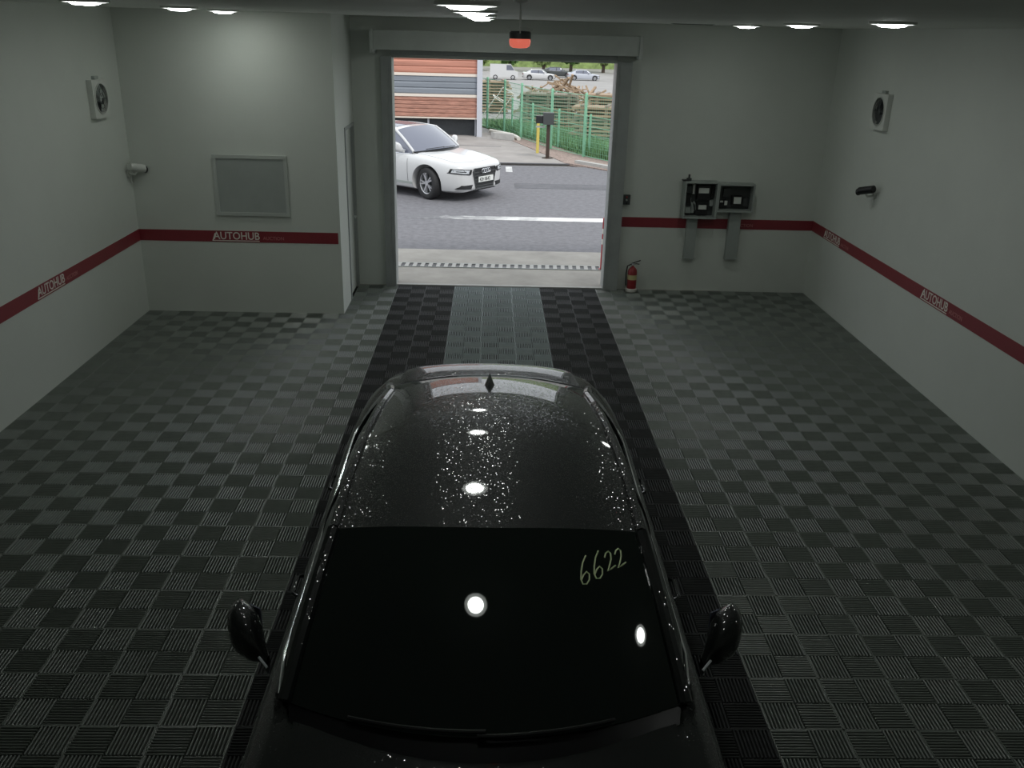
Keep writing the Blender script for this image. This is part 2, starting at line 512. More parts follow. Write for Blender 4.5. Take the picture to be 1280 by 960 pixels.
# ---- roller shutter: housing, slat edge, guide rails
sh = empty('roller_shutter', (0, YB, 0))
tag(sh, 'rolled up shutter with a pale housing box and steel guide rails at the doorway', 'shutter')
MB().box(DL-0.20, DR+0.27, -0.30, 0, DZ+0.10, DZ+0.33).build('housing', M_shut, sh)
MB().box(DR+0.24, DR+0.285, -0.32, 0, DZ+0.06, DZ+0.34).build('housing_end_plate', M_shut, sh)
MB().box(DL-0.245, DL-0.20, -0.32, 0, DZ+0.06, DZ+0.34).build('housing_end_plate', M_shut, sh)
MB().box(DL, DR, -0.10, -0.04, DZ+0.04, DZ+0.10).build('bottom_bar', M_steel, sh)
for x0, x1 in ((DL-0.14, DL), (DR, DR+0.20)):
    b = MB(); s_ = 1 if x0 > 0 else -1
    b.box(x0, x1, -0.03, WT, 0.0, DZ)
    b.box(x0 if s_ > 0 else x1-0.05, x0+0.05 if s_ > 0 else x1, -0.09, -0.05, 0, DZ+0.02)
    b.box(x0 if s_ < 0 else x0+0.05, x1-0.05 if s_ < 0 else x1, -0.10, -0.03, 0, DZ+0.02)
    b.build('guide_rail', M_steel, sh)

# ---- ceiling lamps
def make_lamp():
    e = empty('ceiling_downlight')
    MB().lathe((0,0,0), [(0.165,0.0),(0.165,-0.016),(0.150,-0.020),(0.150,-0.016),(0.150,0.0)], 'z', 32).build('trim_ring', M_offwhite, e, smooth=40)
    MB().lathe((0,0,0), [(0.149,-0.004),(0.149,-0.018),(0.125,-0.022),(0.104,-0.022),(0.104,-0.004)], 'z', 32).build('outer_diffuser', M_lampring, e)
    MB().lathe((0,0,0), [(0.0,-0.040),(0.045,-0.039),(0.078,-0.035),(0.096,-0.028),(0.103,-0.020),(0.103,-0.004)], 'z', 32).build('led_dome', M_lamp, e, smooth=60)
    return e
lamp0 = make_lamp()
first = True
rowname = {-2.95: 'on the booth side', -0.25: 'above the black car', 2.72: 'on the electrical panel side'}
ORD = ['first', 'second', 'third', 'fourth', 'fifth', 'sixth', 'seventh']
for X in (-2.95, -0.25, 2.72):
    for iy, Y in enumerate((-0.6 if X < -1 else -0.1, -2.0, -4.0, -6.0, -7.9)):
        if X < -1 and iy >= 3 or X > 1 and iy == 3: continue
        o = lamp0 if first else copy_tree(lamp0)
        first = False
        o.location = (X, Y, H)
        tag(o, 'round ceiling downlight ' + rowname[X] + ', ' + ORD[min(iy, 3) if X > 1 else iy] + ' from the doorway wall', 'ceiling light', 'ceiling downlights')

# ---- hanging red beacon
be = empty('warning_beacon', (-0.005, -6.73, H+0.012))
tag(be, 'small red beacon lamp hanging from the ceiling on a thin rod', 'beacon lamp')
MB().lathe((0,0,-0.012), [(0,0),(0.03,0),(0.03,-0.012),(0.008,-0.02)], 'z', 16).build('ceiling_rose', M_offwhite, be, smooth=40)
MB().cyl((0,0,-0.140), 0.0045, 0.140, 'z', 8).build('rod', M_offwhite, be)
for k in range(3):
    a = 2*PI*k/3+0.5
    MB().tube([(0,0,-0.125),(0.062*math.cos(a),0.062*math.sin(a),-0.130),(0.040*math.cos(a),0.040*math.sin(a),-0.152)], 0.0028, 6).build('bracket_arm', M_offwhite, be)
MB().lathe((0,0,0), [(0,-0.138),(0.040,-0.140),(0.046,-0.146),(0.046,-0.170),(0,-0.170)], 'z', 24).build('cap', M_dgrey, be, smooth=40)
MB().lathe((0,0,0), [(0.043,-0.170),(0.046,-0.180),(0.042,-0.198),(0.030,-0.206),(0,-0.208)], 'z', 24).build('lens', M_lens, be, smooth=50)

# ---- ceiling slot vent
b = empty('slot_vent', (2.25, 0.55, H))
tag(b, 'short dark slot vent in the ceiling near the back wall', 'vent')
MB().box(-0.25, 0.25, -0.05, 0.05, -0.006, 0.0).build('frame', M_panel, b)
for k in range(3): MB().box(-0.23, 0.23, -0.036+k*0.028, -0.020+k*0.028, -0.010, -0.006).build('slot', M_black, b)

# ------------------------------------------------------------------ cars
def smoothstep_table(tab):
    xs = [a for a, _ in tab]; ys = [b for _, b in tab]
    def f(x):
        if x <= xs[0]: return ys[0]
        if x >= xs[-1]: return ys[-1]
        for i in range(len(xs)-1):
            if xs[i] <= x <= xs[i+1]:
                h = xs[i+1]-xs[i]; t = (x-xs[i])/h
                def sl(k):
                    if k == 0: return (ys[1]-ys[0])/(xs[1]-xs[0])
                    if k == len(xs)-1: return (ys[-1]-ys[-2])/(xs[-1]-xs[-2])
                    a = (ys[k]-ys[k-1])/(xs[k]-xs[k-1]); c = (ys[k+1]-ys[k])/(xs[k+1]-xs[k])
                    return 0 if a*c <= 0 else 2*a*c/(a+c)
                m0, m1 = sl(i)*h, sl(i+1)*h
                t2, t3 = t*t, t*t*t
                return (2*t3-3*t2+1)*ys[i]+(t3-2*t2+t)*m0+(-2*t3+3*t2)*ys[i+1]+(t3-t2)*m1
    return f
LB = 2.5  # half length of the base body
HW = smoothstep_table([(-2.5,.30),(-2.48,.50),(-2.44,.655),(-2.34,.775),(-2.15,.86),(-1.8,.915),(-1.3,.93),(1.2,.93),(1.8,.90),(2.15,.85),(2.36,.77),(2.46,.66),(2.5,.50)])
ZT = smoothstep_table([(-2.5,.70),(-2.48,.735),(-2.44,.762),(-2.34,.795),(-2.15,.83),(-1.8,.88),(-1.4,.93),(-1.15,.955),(-0.9,.94),(1.5,1.00),(1.9,1.075),(2.2,1.075),(2.40,1.06),(2.47,1.03),(2.5,.98)])
ZS = smoothstep_table([(-2.5,.64),(-2.48,.68),(-2.44,.71),(-2.34,.745),(-2.15,.78),(-1.8,.83),(-1.2,.875),(0,.905),(1.2,.945),(2.0,.965),(2.36,.95),(2.5,.90)])
ZBT = smoothstep_table([(-2.5,.30),(-2.48,.25),(-2.42,.21),(-2.2,.19),(-1.0,.17),(1.2,.18),(2.2,.22),(2.45,.28),(2.5,.36)])
def section(y):
    w, zt, zs, zb = HW(y), ZT(y), ZS(y), ZBT(y)
    mid = zb+(zs-zb)*0.52
    return [(0,zb),(.55*w,zb),(.84*w,zb),(.93*w,zb+.04),(.965*w,zb+.10),(.985*w,zb+(mid-zb)*.6),(1.0*w,mid),(.998*w,zs-.13),(.985*w,zs-.06),(.962*w,zs-.018),(.93*w,zs+.004),
            (.88*w,zs+(zt-zs)*.30+.008),(.72*w,zs+(zt-zs)*.66+.006),(.5*w,zs+(zt-zs)*.86+.003),(.25*w,zs+(zt-zs)*.965),(0,zt)]
def top_z(x, y):
    sec = section(y)[10:]
    x = abs(x)
    for (a, za), (b_, zb_) in zip(sec[:-1], sec[1:]):
        if b_ <= x <= a: return zb_+(za-zb_)*((x-b_)/(a-b_) if a > b_ else 0)
    return sec[0][1]
def nose_y(x, s=-1):
    x = abs(x)
    ys = [-2.5+0.01*k for k in range(140)] if s < 0 else [2.5-0.01*k for k in range(140)]
    for y in ys:
        if HW(y) >= x: return y
    return ys[-1]
def cB(v): return Vector((.785*v, -1.09-.23*(1-v*v), .955+.035*(1-v*v)))
def cT(v): return Vector((.676*v, -.47-.09*(1-v*v), 1.352+.070*(1-abs(v)**2.6)))
def cRR(v): return Vector((.605*v, 1.22+.10*(1-v*v), 1.308+.070*(1-abs(v)**2.6)))
def cRB(v): return Vector((.70*v, 1.90+.13*(1-v*v), 1.055+.03*(1-v*v)))
def ws(v, t):
    p = cB(v).lerp(cT(v), t); p.z += .030*math.sin(PI*t)*(1-.4*v*v); return p
def rf(v, t):
    p = cT(v).lerp(cRR(v), t); p.z += .034*math.sin(PI*t)+.034*(t-t**6); p.x += .020*v*math.sin(PI*t); return p
def rw(v, t):
    p = cRR(v).lerp(cRB(v), t); p.z += .030*math.sin(PI*t); return p
UP = [ws(1, k/8) for k in range(8)] + [rf(1, k/12) for k in range(12)] + [rw(1, k/8) for k in range(9)]
def up_at(y):
    for a, b_ in zip(UP[:-1], UP[1:]):
        if a.y <= y <= b_.y: return a.lerp(b_, (y-a.y)/(b_.y-a.y))
    return UP[0].copy() if y < UP[0].y else UP[-1].copy()
def low_at(y):
    sx = section(y)[10]
    f = min(1, max(0, (y+1.09)/0.35)); g = min(1, max(0, (1.90-y)/0.5))
    x = sx[0]-0.012; x = .800+(x-.800)*min(1, f) if f < 1 else x
    x = .712+(x-.712)*g if g < 1 else x
    return Vector((x, y, max(sx[1]+0.002, top_z(x, y)-0.005)))
def side(s, y, t, off=0.0):
    a, b_ = low_at(y), up_at(y)
    p = a.lerp(b_, t); bulge = .028*math.sin(PI*t)*min(1, (b_-a).length/.35)
    p.x += bulge+off
    return Vector((p.x*s, p.y, p.z))

def make_wheel(rad, wid, side_s, detailed=True):
    """tyre mesh and rim mesh about origin, axis x, outer face toward side_s"""
    hw = wid/2
    t = MB().lathe((0,0,0), [(rad*.66,-hw*.92),(rad*.80,-hw),(rad*.93,-hw*.96),(rad*.985,-hw*.80),(rad,-hw*.45),(rad,hw*.45),(rad*.985,hw*.80),(rad*.93,hw*.96),(rad*.80,hw),(rad*.66,hw*.92),(rad*.66,-hw*.92)], 'x', 36)
    r = MB()
    o = side_s
    r.lathe((0,0,0), [(rad*.67,-hw*.8),(rad*.69,hw*.88*o),(rad*.63,hw*.80*o),(rad*.60,hw*.2*o)], 'x', 36)
    bk = MB().cyl((hw*.05*o,0,0), rad*.62, hw*.08*o, 'x', 32)
    for k in range(5):
        for dd in (-.17, .17):
            a = 2*PI*k/5+dd*.55; a2 = 2*PI*k/5+dd
            p0 = Vector((0, math.cos(a)*rad*.13, math.sin(a)*rad*.13)); p1 = Vector((0, math.cos(a2)*rad*.64, math.sin(a2)*rad*.64))
            tn = (p1-p0).normalized().cross(Vector((1,0,0)))
            w0 = rad*.045
            x0, x1 = hw*.35*o, hw*.74*o
            vs_ = []
            for x in (x0, x1):
                for p in (p0, p1):
                    for q in (-1, 1): vs_.append(Vector((x,0,0))+p+tn*w0*q)
            r.add(vs_, [(0,1,3,2),(4,6,7,5),(0,4,5,1),(2,3,7,6),(0,2,6,4),(1,5,7,3)])
    r.cyl((hw*.3*o,0,0), rad*.16, hw*.46*o, 'x', 20)
    return t, r, bk

def make_car(name, sc, paint, glass, steer=0.0, axf=-1.60, axr=1.36, wrad=.345, sunroof=False, detail=True, chrome_belt=True):
    sx, sy, sz = sc
    root = empty(name)
    def fin(mb, nm, m, par=root, smooth=35, fixn=True):
        mb.v = [(a*sx, b_*sy, c*sz) for a, b_, c in mb.v]
        return mb.build(nm, m, par, smooth=smooth, fixn=fixn)
    # ---- lower body
    ys = [-2.5,-2.49,-2.48,-2.46,-2.44,-2.40,-2.34,-2.25,-2.15]+[-2.0+0.14*k for k in range(29)]+[2.06,2.15,2.22,2.29,2.36,2.40,2.44,2.47,2.49,2.5]
    b = MB(); n = 16
    secs = []
    for y in ys:
        h = section(y)
        ring = [(x, y, z) for x, z in h] + [(-x, y, z) for x, z in reversed(h[1:-1])]
        secs.append(ring)
    nr = len(secs[0])
    vv = [p for r_ in secs for p in r_]; ff = []
    for i in range(len(ys)-1):
        for k in range(nr):
            ff.append((i*nr+k, i*nr+(k+1) % nr, (i+1)*nr+(k+1) % nr, (i+1)*nr+k))
    ff.append(tuple(range(nr-1, -1, -1))); ff.append(tuple(range((len(ys)-1)*nr, len(ys)*nr)))
    b.add(vv, ff)
    body = fin(b, 'body', paint, smooth=None)
    cut = MB()
    for ay in (axf, axr):
        for s in (-1, 1):
            cut.cyl((s*0.60*sx, ay, wrad+0.01), wrad+0.055, s*0.6, 'x', 40)
    co = cut.build('cutter', M_black)
    md = body.modifiers.new('arch', 'BOOLEAN'); md.operation = 'DIFFERENCE'; md.object = co; md.solver = 'EXACT'
    bpy.context.view_layer.update()
    me = bpy.data.meshes.new_from_object(body.evaluated_get(bpy.context.evaluated_depsgraph_get()))
    body.modifiers.clear(); old = body.data; body.data = me; bpy.data.meshes.remove(old)
    bpy.data.objects.remove(co)
    me.materials.clear(); me.materials.append(paint)
    for p in me.polygons: p.use_smooth = True; p.material_index = 0
    me.set_sharp_from_angle(angle=R(32))
    # ---- greenhouse
    fin(MB().grid(lambda u, v: ws(2*u-1, v), 24, 12, .006), 'windshield', glass)
    roof = fin(MB().grid(lambda u, v: rf(2*u-1, v), 24, 20, .02), 'roof', paint)
    fin(MB().grid(lambda u, v: rw(2*u-1, v), 24, 10, .006), 'rear_window', glass)
    for s in (-1, 1):
        y0, y1 = -1.06, 1.86
        fin(MB().grid(lambda u, v: side(s, y0+(y1-y0)*u, v), 44, 8, None), 'side_window', glass)
        def strip(ya, yb_, off=.007, t0=0.0, t1=1.0, lean=0.0):
            return MB().grid(lambda u, v: side(s, ya+(yb_-ya)*u+lean*(v-.5), t0+(t1-t0)*v, off), 6, 8, .012*s)
        fin(strip(0.06, 0.16, lean=-.05), 'door_pillar', M_black)
        fin(strip(1.28, 1.84, off=.008), 'rear_pillar', paint)
        for (fn, a, nm) in ((ws, 0, 'front_pillar'), (rf, 1, 'roof_rail')):
            pts = []
            for k in range(13):
                p = fn(1, k/12); pts.append(Vector((p.x*s, p.y, p.z)))
            fin(MB().tube(pts, .030 if nm == 'front_pillar' else .026, 8), nm, paint)
        pts = [rw(1, k/10) for k in range(11)]
        fin(MB().tube([Vector((p.x*s, p.y, p.z)) for p in pts], .028, 8), 'rear_roof_edge', paint)
        pts = []
        for k in range(31):
            p = low_at(-1.00+2.7*k/30); pts.append(Vector(((p.x+.010)*s, p.y, p.z+.006)))
        fin(MB().tube(pts, .0085, 6), 'window_moulding', M_chrome if chrome_belt else M_black)
        # mirror
        mp_ = smoothstep_table([(0,.895),(.35,.945),(1,1.082)]); my = smoothstep_table([(0,-.885),(.35,-.815),(1,-.735)]); mz = smoothstep_table([(0,.955),(.35,1.02),(1,1.075)])
        ms = smoothstep_table([(0,.036),(.18,.046),(.36,.076),(.55,.098),(.78,.100),(.91,.080),(.97,.05),(1,.006)])
        def mir(u, v):
            a_ = 2*PI*v; r_ = ms(u); ca, sa = math.cos(a_), math.sin(a_)
            k = (abs(ca)**3+abs(sa)**3)**(-1/3)
            return (s*mp_(u), my(u)+r_*k*ca*.95, mz(u)+r_*k*sa)
        mr = fin(MB().grid(mir, 16, 24), 'wing_mirror', paint)
        fin(MB().grid(lambda u, v: (s*(.955+.105*u), my(.6)+.082-.02*(1-u)+.03*u, 1.015+.095*v+.015*u), 6, 5, .006*s), 'mirror_glass', M_glassblue, mr)
        fin(MB().tube([(s*.885,-.935,.985),(s*.905,-.918,.997),(s*.925,-.900,1.008)], .0055, 6), 'indicator_strip', M_headl, mr)
        if detail:
            def sx_at(y, z):
                sec = section(y)
                for (a, za), (c, zc) in zip(sec[4:10], sec[5:11]):
                    if za <= z <= zc: return a+(c-a)*(z-za)/(zc-za)
                return sec[9][0]
            for yy in (-1.02, 0.10, 1.12):
                pts = [Vector((s*(sx_at(yy, z)+.0005), yy+(.10*(z-.5) if yy > 1 else 0), z)) for z in [.32+.05*k for k in range(12)] if z < ZS(yy)-.03]
                fin(MB().tube(pts, .0045, 5), 'door_seam', M_black)
            for yy in (-0.10, 0.98):
                x = sx_at(yy, .80)
                fin(MB().tube([(s*(x+.004),yy-.09,.80),(s*(x+.03),yy-.07,.803),(s*(x+.03),yy+.07,.806),(s*(x+.004),yy+.09,.806)], .011, 6), 'door_handle', paint)
            fin(MB().grid(lambda u, v: (s*(sx_at(-1.15+2.1*u, .30+.05*v)+.008), -1.15+2.1*u, .285+.05*v), 10, 2, .012*s), 'side_sill_trim', M_panel if paint != M_blackpaint else M_black)
    # ---- hood and boot lid panels
    def hood(u, t):
        x = (2*u-1)
        yf = -2.33; hx = .66+(.735-.66)*t
        xx = x*hx
        yr = cB(min(1, abs(xx)/.785)).y-.055
        y = (yf+.16*x*x)+(yr-(yf+.16*x*x))*t
        return Vector((xx, y, top_z(xx, y)+.007))
    fin(MB().grid(hood, 22, 16, .012), 'hood', paint)
    def cowl(u, t):
        x = 2*u-1
        p = cB(x*.985); q = Vector((p.x*.97, p.y-.075, 0)); q.z = top_z(q.x, q.y)+.004
        pp = Vector((p.x, p.y+.02, p.z+.002))
        return q.lerp(pp, t)
    cw = fin(MB().grid(cowl, 20, 3, .01), 'cowl', M_blackgloss)
    def lid(u, t):
        x = (2*u-1)*(.66-.05*t)
        y = cRB(min(1, abs(x)/.70)).y+.04; y = y+(2.44-.06*(2*u-1)**2-y)*t
        return Vector((x, y, top_z(x, y)+.008))
    fin(MB().grid(lid, 18, 8, .012), 'boot_lid', paint)
    # ---- wipers
    for a0, a1 in (((-.66,.012),(.0,.022)), ((-.04,.004),(.62,.016))):
        pts = []
        for k in range(9):
            f = k/8; p = ws(a0[0]+(a1[0]-a0[0])*f, a0[1]+(a1[1]-a0[1])*f); pts.append(p+Vector((0,-.014,.018)))
        w = fin(MB().tube(pts, .007, 6), 'wiper', M_black)
    # ---- shark fin antenna
    c = rf(0, .90)
    fn_ = MB()
    fn_.grid(lambda u, v: (c.x+.030*math.sin(PI*u)**.7*(1-v*.93)*(1), c.y-.10+.17*u+.045*v*(1-u), c.z+.062*v*(1 if u > 0 else 1)), 10, 6)
    fn_.grid(lambda u, v: (c.x-.030*math.sin(PI*u)**.7*(1-v*.93), c.y-.10+.17*u+.045*v*(1-u), c.z+.062*v), 10, 6)
    fin(fn_, 'antenna_fin', paint)
    if sunroof:
        fin(MB().grid(lambda u, v: rf((2*u-1)*.74, .10+.32*v)+Vector((0,0,.006)), 12, 8, .004), 'sunroof', M_glassblue)
    # ---- nose
    def fpt(x, z, off):
        return Vector((x, nose_y(x)-off, z))
    def patch(c00, c10, c11, c01, off, th, nm, m, par=root, nu=10, nv=3):
        def g(u, v):
            x = (c00[0]*(1-u)+c10[0]*u)*(1-v)+(c01[0]*(1-u)+c11[0]*u)*v
            z = (c00[1]*(1-u)+c10[1]*u)*(1-v)+(c01[1]*(1-u)+c11[1]*u)*v
            return fpt(x, z, off)
        return fin(MB().grid(g, nu, nv, th), nm, m, par)
    YN = -2.515
    hexa = [(-.36,.690),(.36,.690),(.405,.625),(.30,.275),(-.30,.275),(-.405,.625)]
    def gx(z): return .36+.045*(.690-z)/.065 if z > .625 else .405-.105*(.625-z)/.35
    def gy(x): return nose_y(x)-.020
    gr = fin(MB().grid(lambda u, v: Vector(((2*u-1)*gx(.275+.415*v), gy((2*u-1)*gx(.275+.415*v)), .275+.415*v)), 16, 12, .03), 'grille', M_black, smooth=None)
    for k in range(5):
        z = .32+.072*k; hx = gx(z)
        fin(MB().tube([(hx*(-1+2*j/12)*.97, gy(hx*(-1+2*j/12))-.004, z) for j in range(13)], .007, 5), 'grille_bar', M_dgrey, gr)
    for a, b_ in zip(hexa, hexa[1:]+hexa[:1]):
        fin(MB().tube([(a[0]+(b_[0]-a[0])*j/10, gy(a[0]+(b_[0]-a[0])*j/10)-.004, a[1]+(b_[1]-a[1])*j/10) for j in range(11)], .010, 6), 'grille_frame', M_dgrey if paint != M_blackpaint else M_chrome, gr)
    if detail and paint != M_blackpaint:
        for k in range(4):
            cx = -.105+.07*k
            fin(MB().tube([(cx+.046*math.cos(2*PI*j/20), YN-.038, .630+.046*math.sin(2*PI*j/20)*.95) for j in range(20)], .0075, 6, close=True), 'ring_emblem', M_chrome, gr)
        pl = fin(MB().box(-.26, .26, YN-.040, YN-.020, .400, .515), 'number_plate', M_white_plate, gr, smooth=None)
        t = text_obj('plate_number', '42H 8642', 0.115, M_black, basis((-.235*sx, (YN-.0415)*sy, .418*sz), (1,0,0), (0,0,1)), pl, sx=.80, bold=.001)
    for s in (-1, 1):
        hl = patch((s*.49,.575),(s*.86,.615),(s*.845,.705),(s*.45,.675), .010, .02*s, 'headlight', M_black, nv=4)
        patch((s*.49,.565),(s*.865,.606),(s*.865,.624),(s*.49,.583), .016, .012*s, 'headlight_rim', M_black, hl)
        patch((s*.60,.625),(s*.79,.646),(s*.785,.662),(s*.59,.643), .019, .006*s, 'headlight_slot', M_dgrey, hl)
        patch((s*.53,.592),(s*.84,.628),(s*.825,.692),(s*.50,.662), .014, .008*s, 'headlight_bowl', M_headl, hl)
        patch((s*.44,.265),(s*.80,.285),(s*.70,.355),(s*.40,.355), .010, .015*s, 'air_intake', M_black)
        patch((s*.46,.575),(s*.485,.578),(s*.455,.675),(s*.425,.672), .016, .006*s, 'headlight_end', M_black, hl, nu=3)
    patch((-.40,.225),(.40,.225),(.38,.245),(-.38,.245), .008, .012, 'lower_lip_gap', M_black, nv=2)
    # ---- tail
    for s in (-1, 1):
        def g2(u, v, s=s):
            x = s*(.44+.30*u); z = .74+.13*v
            return Vector((x, nose_y(x, 1)+.010, z))
        fin(MB().grid(g2, 8, 3, .02*s), 'tail_light', M_tail)
    fin(MB().grid(lambda u, v: Vector(((2*u-1)*.6, nose_y(.6*abs(2*u-1), 1)+.008, .36+.10*v)), 10, 2, .02), 'rear_bumper_insert', M_black)
    # ---- wheels
    for ay, st in ((axf, steer), (axr, 0)):
        for s in (-1, 1):
            ty, ri, bk = make_wheel(wrad, .225, s)
            t = ty.build('tyre', M_rubber, root, smooth=40)
            t.location = (s*(.93*sx-.135), ay, wrad); t.rotation_euler = (0, 0, st)
            ri.build('rim', M_rim, t, smooth=30)
            bk.build('brake_disc', M_dgrey, t)
    return root

M_blackgloss = mat('black_trim', (0.006, 0.006, 0.007), 0.35, spec=0.25)
M_white_plate = mat('plate_white', (0.72, 0.73, 0.70), 0.5)

# black car under the camera, nose toward the camera
car = make_car('black_sedan', (1, 1, 1), M_blackpaint, M_glass)
car.location = (-0.105, -6.90, 0)
tag(car, 'glossy black wet sedan parked on the wheel tracks with 6622 marked on its windshield', 'car')
# handwritten 6622 on the windshield
wsx = [o for o in car.children if o.name.startswith('windshield')][0]
def stroke_digit(pts, a0, b0, k):
    out = []
    for a, c in pts:
        v = a0+a*k; t = b0+c*k*1.25+a*k*0.42
        p = ws(v, t); out.append(p+Vector((0, -.002, .004)))
    return out
six = [(.50,1.0),(.30,.80),(.16,.5),(.10,.25),(.16,.06),(.34,0.0),(.50,.10),(.54,.28),(.42,.42),(.26,.36),(.12,.22)]
two = [(.05,.72),(.16,.88),(.34,.92),(.46,.78),(.42,.52),(.26,.28),(.08,.08),(.30,.10),(.62,.16)]
dg = MB()
for i, d in enumerate((six, six, two, two)):
    dg.tube(stroke_digit(d, (.53,.615,.705,.775)[i], (.645,.675,.72,.74)[i], .125 if i < 2 else .105), .0034, 5)
dg.build('marked_number', M_marker, wsx)
wsx['label'] = 'dark windshield with the handwritten number 6622'

# white sedan outside, seen past the left jamb
wc = make_car('white_sedan', (.965, .94, .985), M_whitepaint, M_glassblue, steer=-0.22, axf=-1.47, axr=1.34, wrad=.335, sunroof=True)
th = R(53)
wc.rotation_euler = (0, 0, th)
# right front wheel at (-1.40, 8.25): local (-.86, -1.47)
lw = Matrix.Rotation(th, 3, 'Z') @ Vector((-.86, -1.47, 0))
wc.location = (-1.47-lw.x, 8.35-lw.y, 0)
tag(wc, 'white sedan with black hexagonal grille turning on the asphalt outside the doorway', 'car')

# ------------------------------------------------------------------ things on the walls
# framed board on the booth
bd = empty('framed_board', (-2.985, BY, 1.585))
tag(bd, 'grey framed board on the booth wall above the red band', 'board')
MB().box(-.40,.40,-.015,0,-.32,.32).build('panel', M_board, bd)
fb = [(-.44,.44,.32,.36),(-.44,.44,-.36,-.32),(-.44,-.40,-.32,.32),(.40,.44,-.32,.32)]
for x0,x1,z0,z1 in fb: MB().box(x0,x1,-.028,0,z0,z1).build('frame_rail', M_frame, bd)

def wall_fan(loc, rz, label, mb_):
    e = empty('wall_fan', loc, rz)   # local -y faces the room
    tag(e, label, 'fan')
    n = 32; b = MB()
    # square face plate with round hole
    outer = []; inner = []
    for k in range(n):
        a = 2*PI*k/n
        c, s = math.cos(a), math.sin(a); mx = max(abs(c), abs(s))
        outer.append((.235*c/mx, .235*s/mx)); inner.append((.185*c, .185*s))
    vs_ = [(x,-.07,z) for x,z in outer]+[(x,-.07,z) for x,z in inner]+[(x,-.0,z) for x,z in outer]+[(x,-.02,z) for x,z in inner]
    fs = []
    for k in range(n):
        j = (k+1) % n
        fs += [(k,j,n+j,n+k),(k,2*n+k,2*n+j,j),(n+k,n+j,3*n+j,3*n+k)]
    b.add(vs_, fs); b.build('housing', M_offwhite, e)
    MB().cyl((0,-.020,0), .186, .012, 'y', 32).build('back_plate', M_dgrey, e)
    MB().tube([(.19*math.cos(2*PI*k/32),-.073,.19*math.sin(2*PI*k/32)) for k in range(32)], .010, 6, True).build('rim', M_offwhite, e, smooth=60)
    for k in range(4):
        a0 = 2*PI*k/4+.4
        def bl(u, v, a0=a0):
            r = .04+.125*u; a = a0+(v-.5)*(.5+.75*u)
            return (r*math.cos(a), -.045+.025*(v-.5), r*math.sin(a))
        MB().grid(bl, 6, 5, .003).build('blade', mb_, e, smooth=50)
    MB().lathe((0,0,0), [(.045,-.03),(.045,-.058),(.03,-.066),(0,-.067)], 'y', 20).build('hub', mb_, e, smooth=40)
    for r in (.07,.12,.16):
        MB().tube([(r*math.cos(2*PI*k/28),-.076,r*math.sin(2*PI*k/28)) for k in range(28)], .0025, 4, True).build('guard_ring', M_dgrey, e)
    for k in range(6):
        a = 2*PI*k/6
        MB().tube([(.03*math.cos(a),-.076,.03*math.sin(a)),(.186*math.cos(a),-.076,.186*math.sin(a))], .0025, 4).build('guard_spoke', M_dgrey, e)
    MB().box(-.06,.06,-.04,0,.235,.275).build('cable_box', M_panel, e)
    e.scale = (.84, .84, .84)
    return e
wall_fan((XR, -0.17, 2.635), R(-90), 'square white wall fan with dark round grille on the wall beside the electrical panel', M_dgrey)
wall_fan((XL, -0.60, 2.60), R(90), 'square white wall fan with round blades on the wall beside the booth', M_panel)

def cctv(loc, rz, aim, label):
    e = empty('security_camera', loc, rz)   # local -y into the room
    tag(e, label, 'security camera')
    MB().cyl((0,0,0), .045, -.025, 'y', 20).build('wall_mount', M_offwhite, e)
    MB().tube([(0,-.02,0),(0,-.09,-.01),(0.01,-.12,.03)], .013, 8).build('arm', M_offwhite, e)
    d = Vector(aim).normalized()
    c = Vector((.01,-.12,.055))
    bdy = MB().cyl(c-d*.10, .036, .20, d, 16).build('body', M_offwhite if label.startswith('white') else M_dgrey, e, smooth=40)
    MB().cyl(c+d*.10, .040, .015, d, 16).build('lens_ring', M_black, bdy)
    a = Vector((0,0,1))
    MB().cyl(c-d*.11+a*.012, .042, .20, d, 16).build('sunshield', M_offwhite if label.startswith('white') else M_black, bdy, smooth=40)
    MB().tube([(.02,-.02,-.03),(.03,-.03,-.12)], .008, 6).build('cable', M_offwhite, e)
    return e
cctv((XR, -0.33, 1.70), R(-90), (-.85,-.45,-.25), 'dark bullet camera on a white bracket below the fan on the panel side wall')
cctv((XL, -0.02, 1.72), R(90), (.8,-.5,-.2), 'white bullet camera on a bracket in the corner of wall and booth')

# electrical panel: two open boxes with gear
ep = empty('electrical_panel', (2.52, YB, 1.04))
tag(ep, 'open grey electrical panel of two boxes with dark gear on the back wall', 'electrical panel')
def openbox(x0, x1, z0, z1, dep, nm):
    b = MB(); w = .022
    b.box(x0, x1, -.012, 0, z0, z1)
    b.box(x0, x0+w, -dep, -.012, z0, z1); b.box(x1-w, x1, -dep, -.012, z0, z1)
    b.box(x0+w, x1-w, -dep, -.012, z0, z0+w); b.box(x0+w, x1-w, -dep, -.012, z1-w, z1)
    f = b.build(nm, M_panel, ep)
    MB().box(x0+w, x1-w, -.020, -.012, z0+w, z1-w).build('mounting_plate', M_dgrey, f)
    return f
b1 = openbox(0.0, 0.46, 0.02, 0.52, .18, 'left_box')
b2 = openbox(0.46, 0.96, 0.12, 0.50, .18, 'right_box')
def gear(par, nm, x0, x1, z0, z1, dep, m): return MB().box(x0, x1, -.020-dep, -.020, z0, z1).build(nm, m, par)
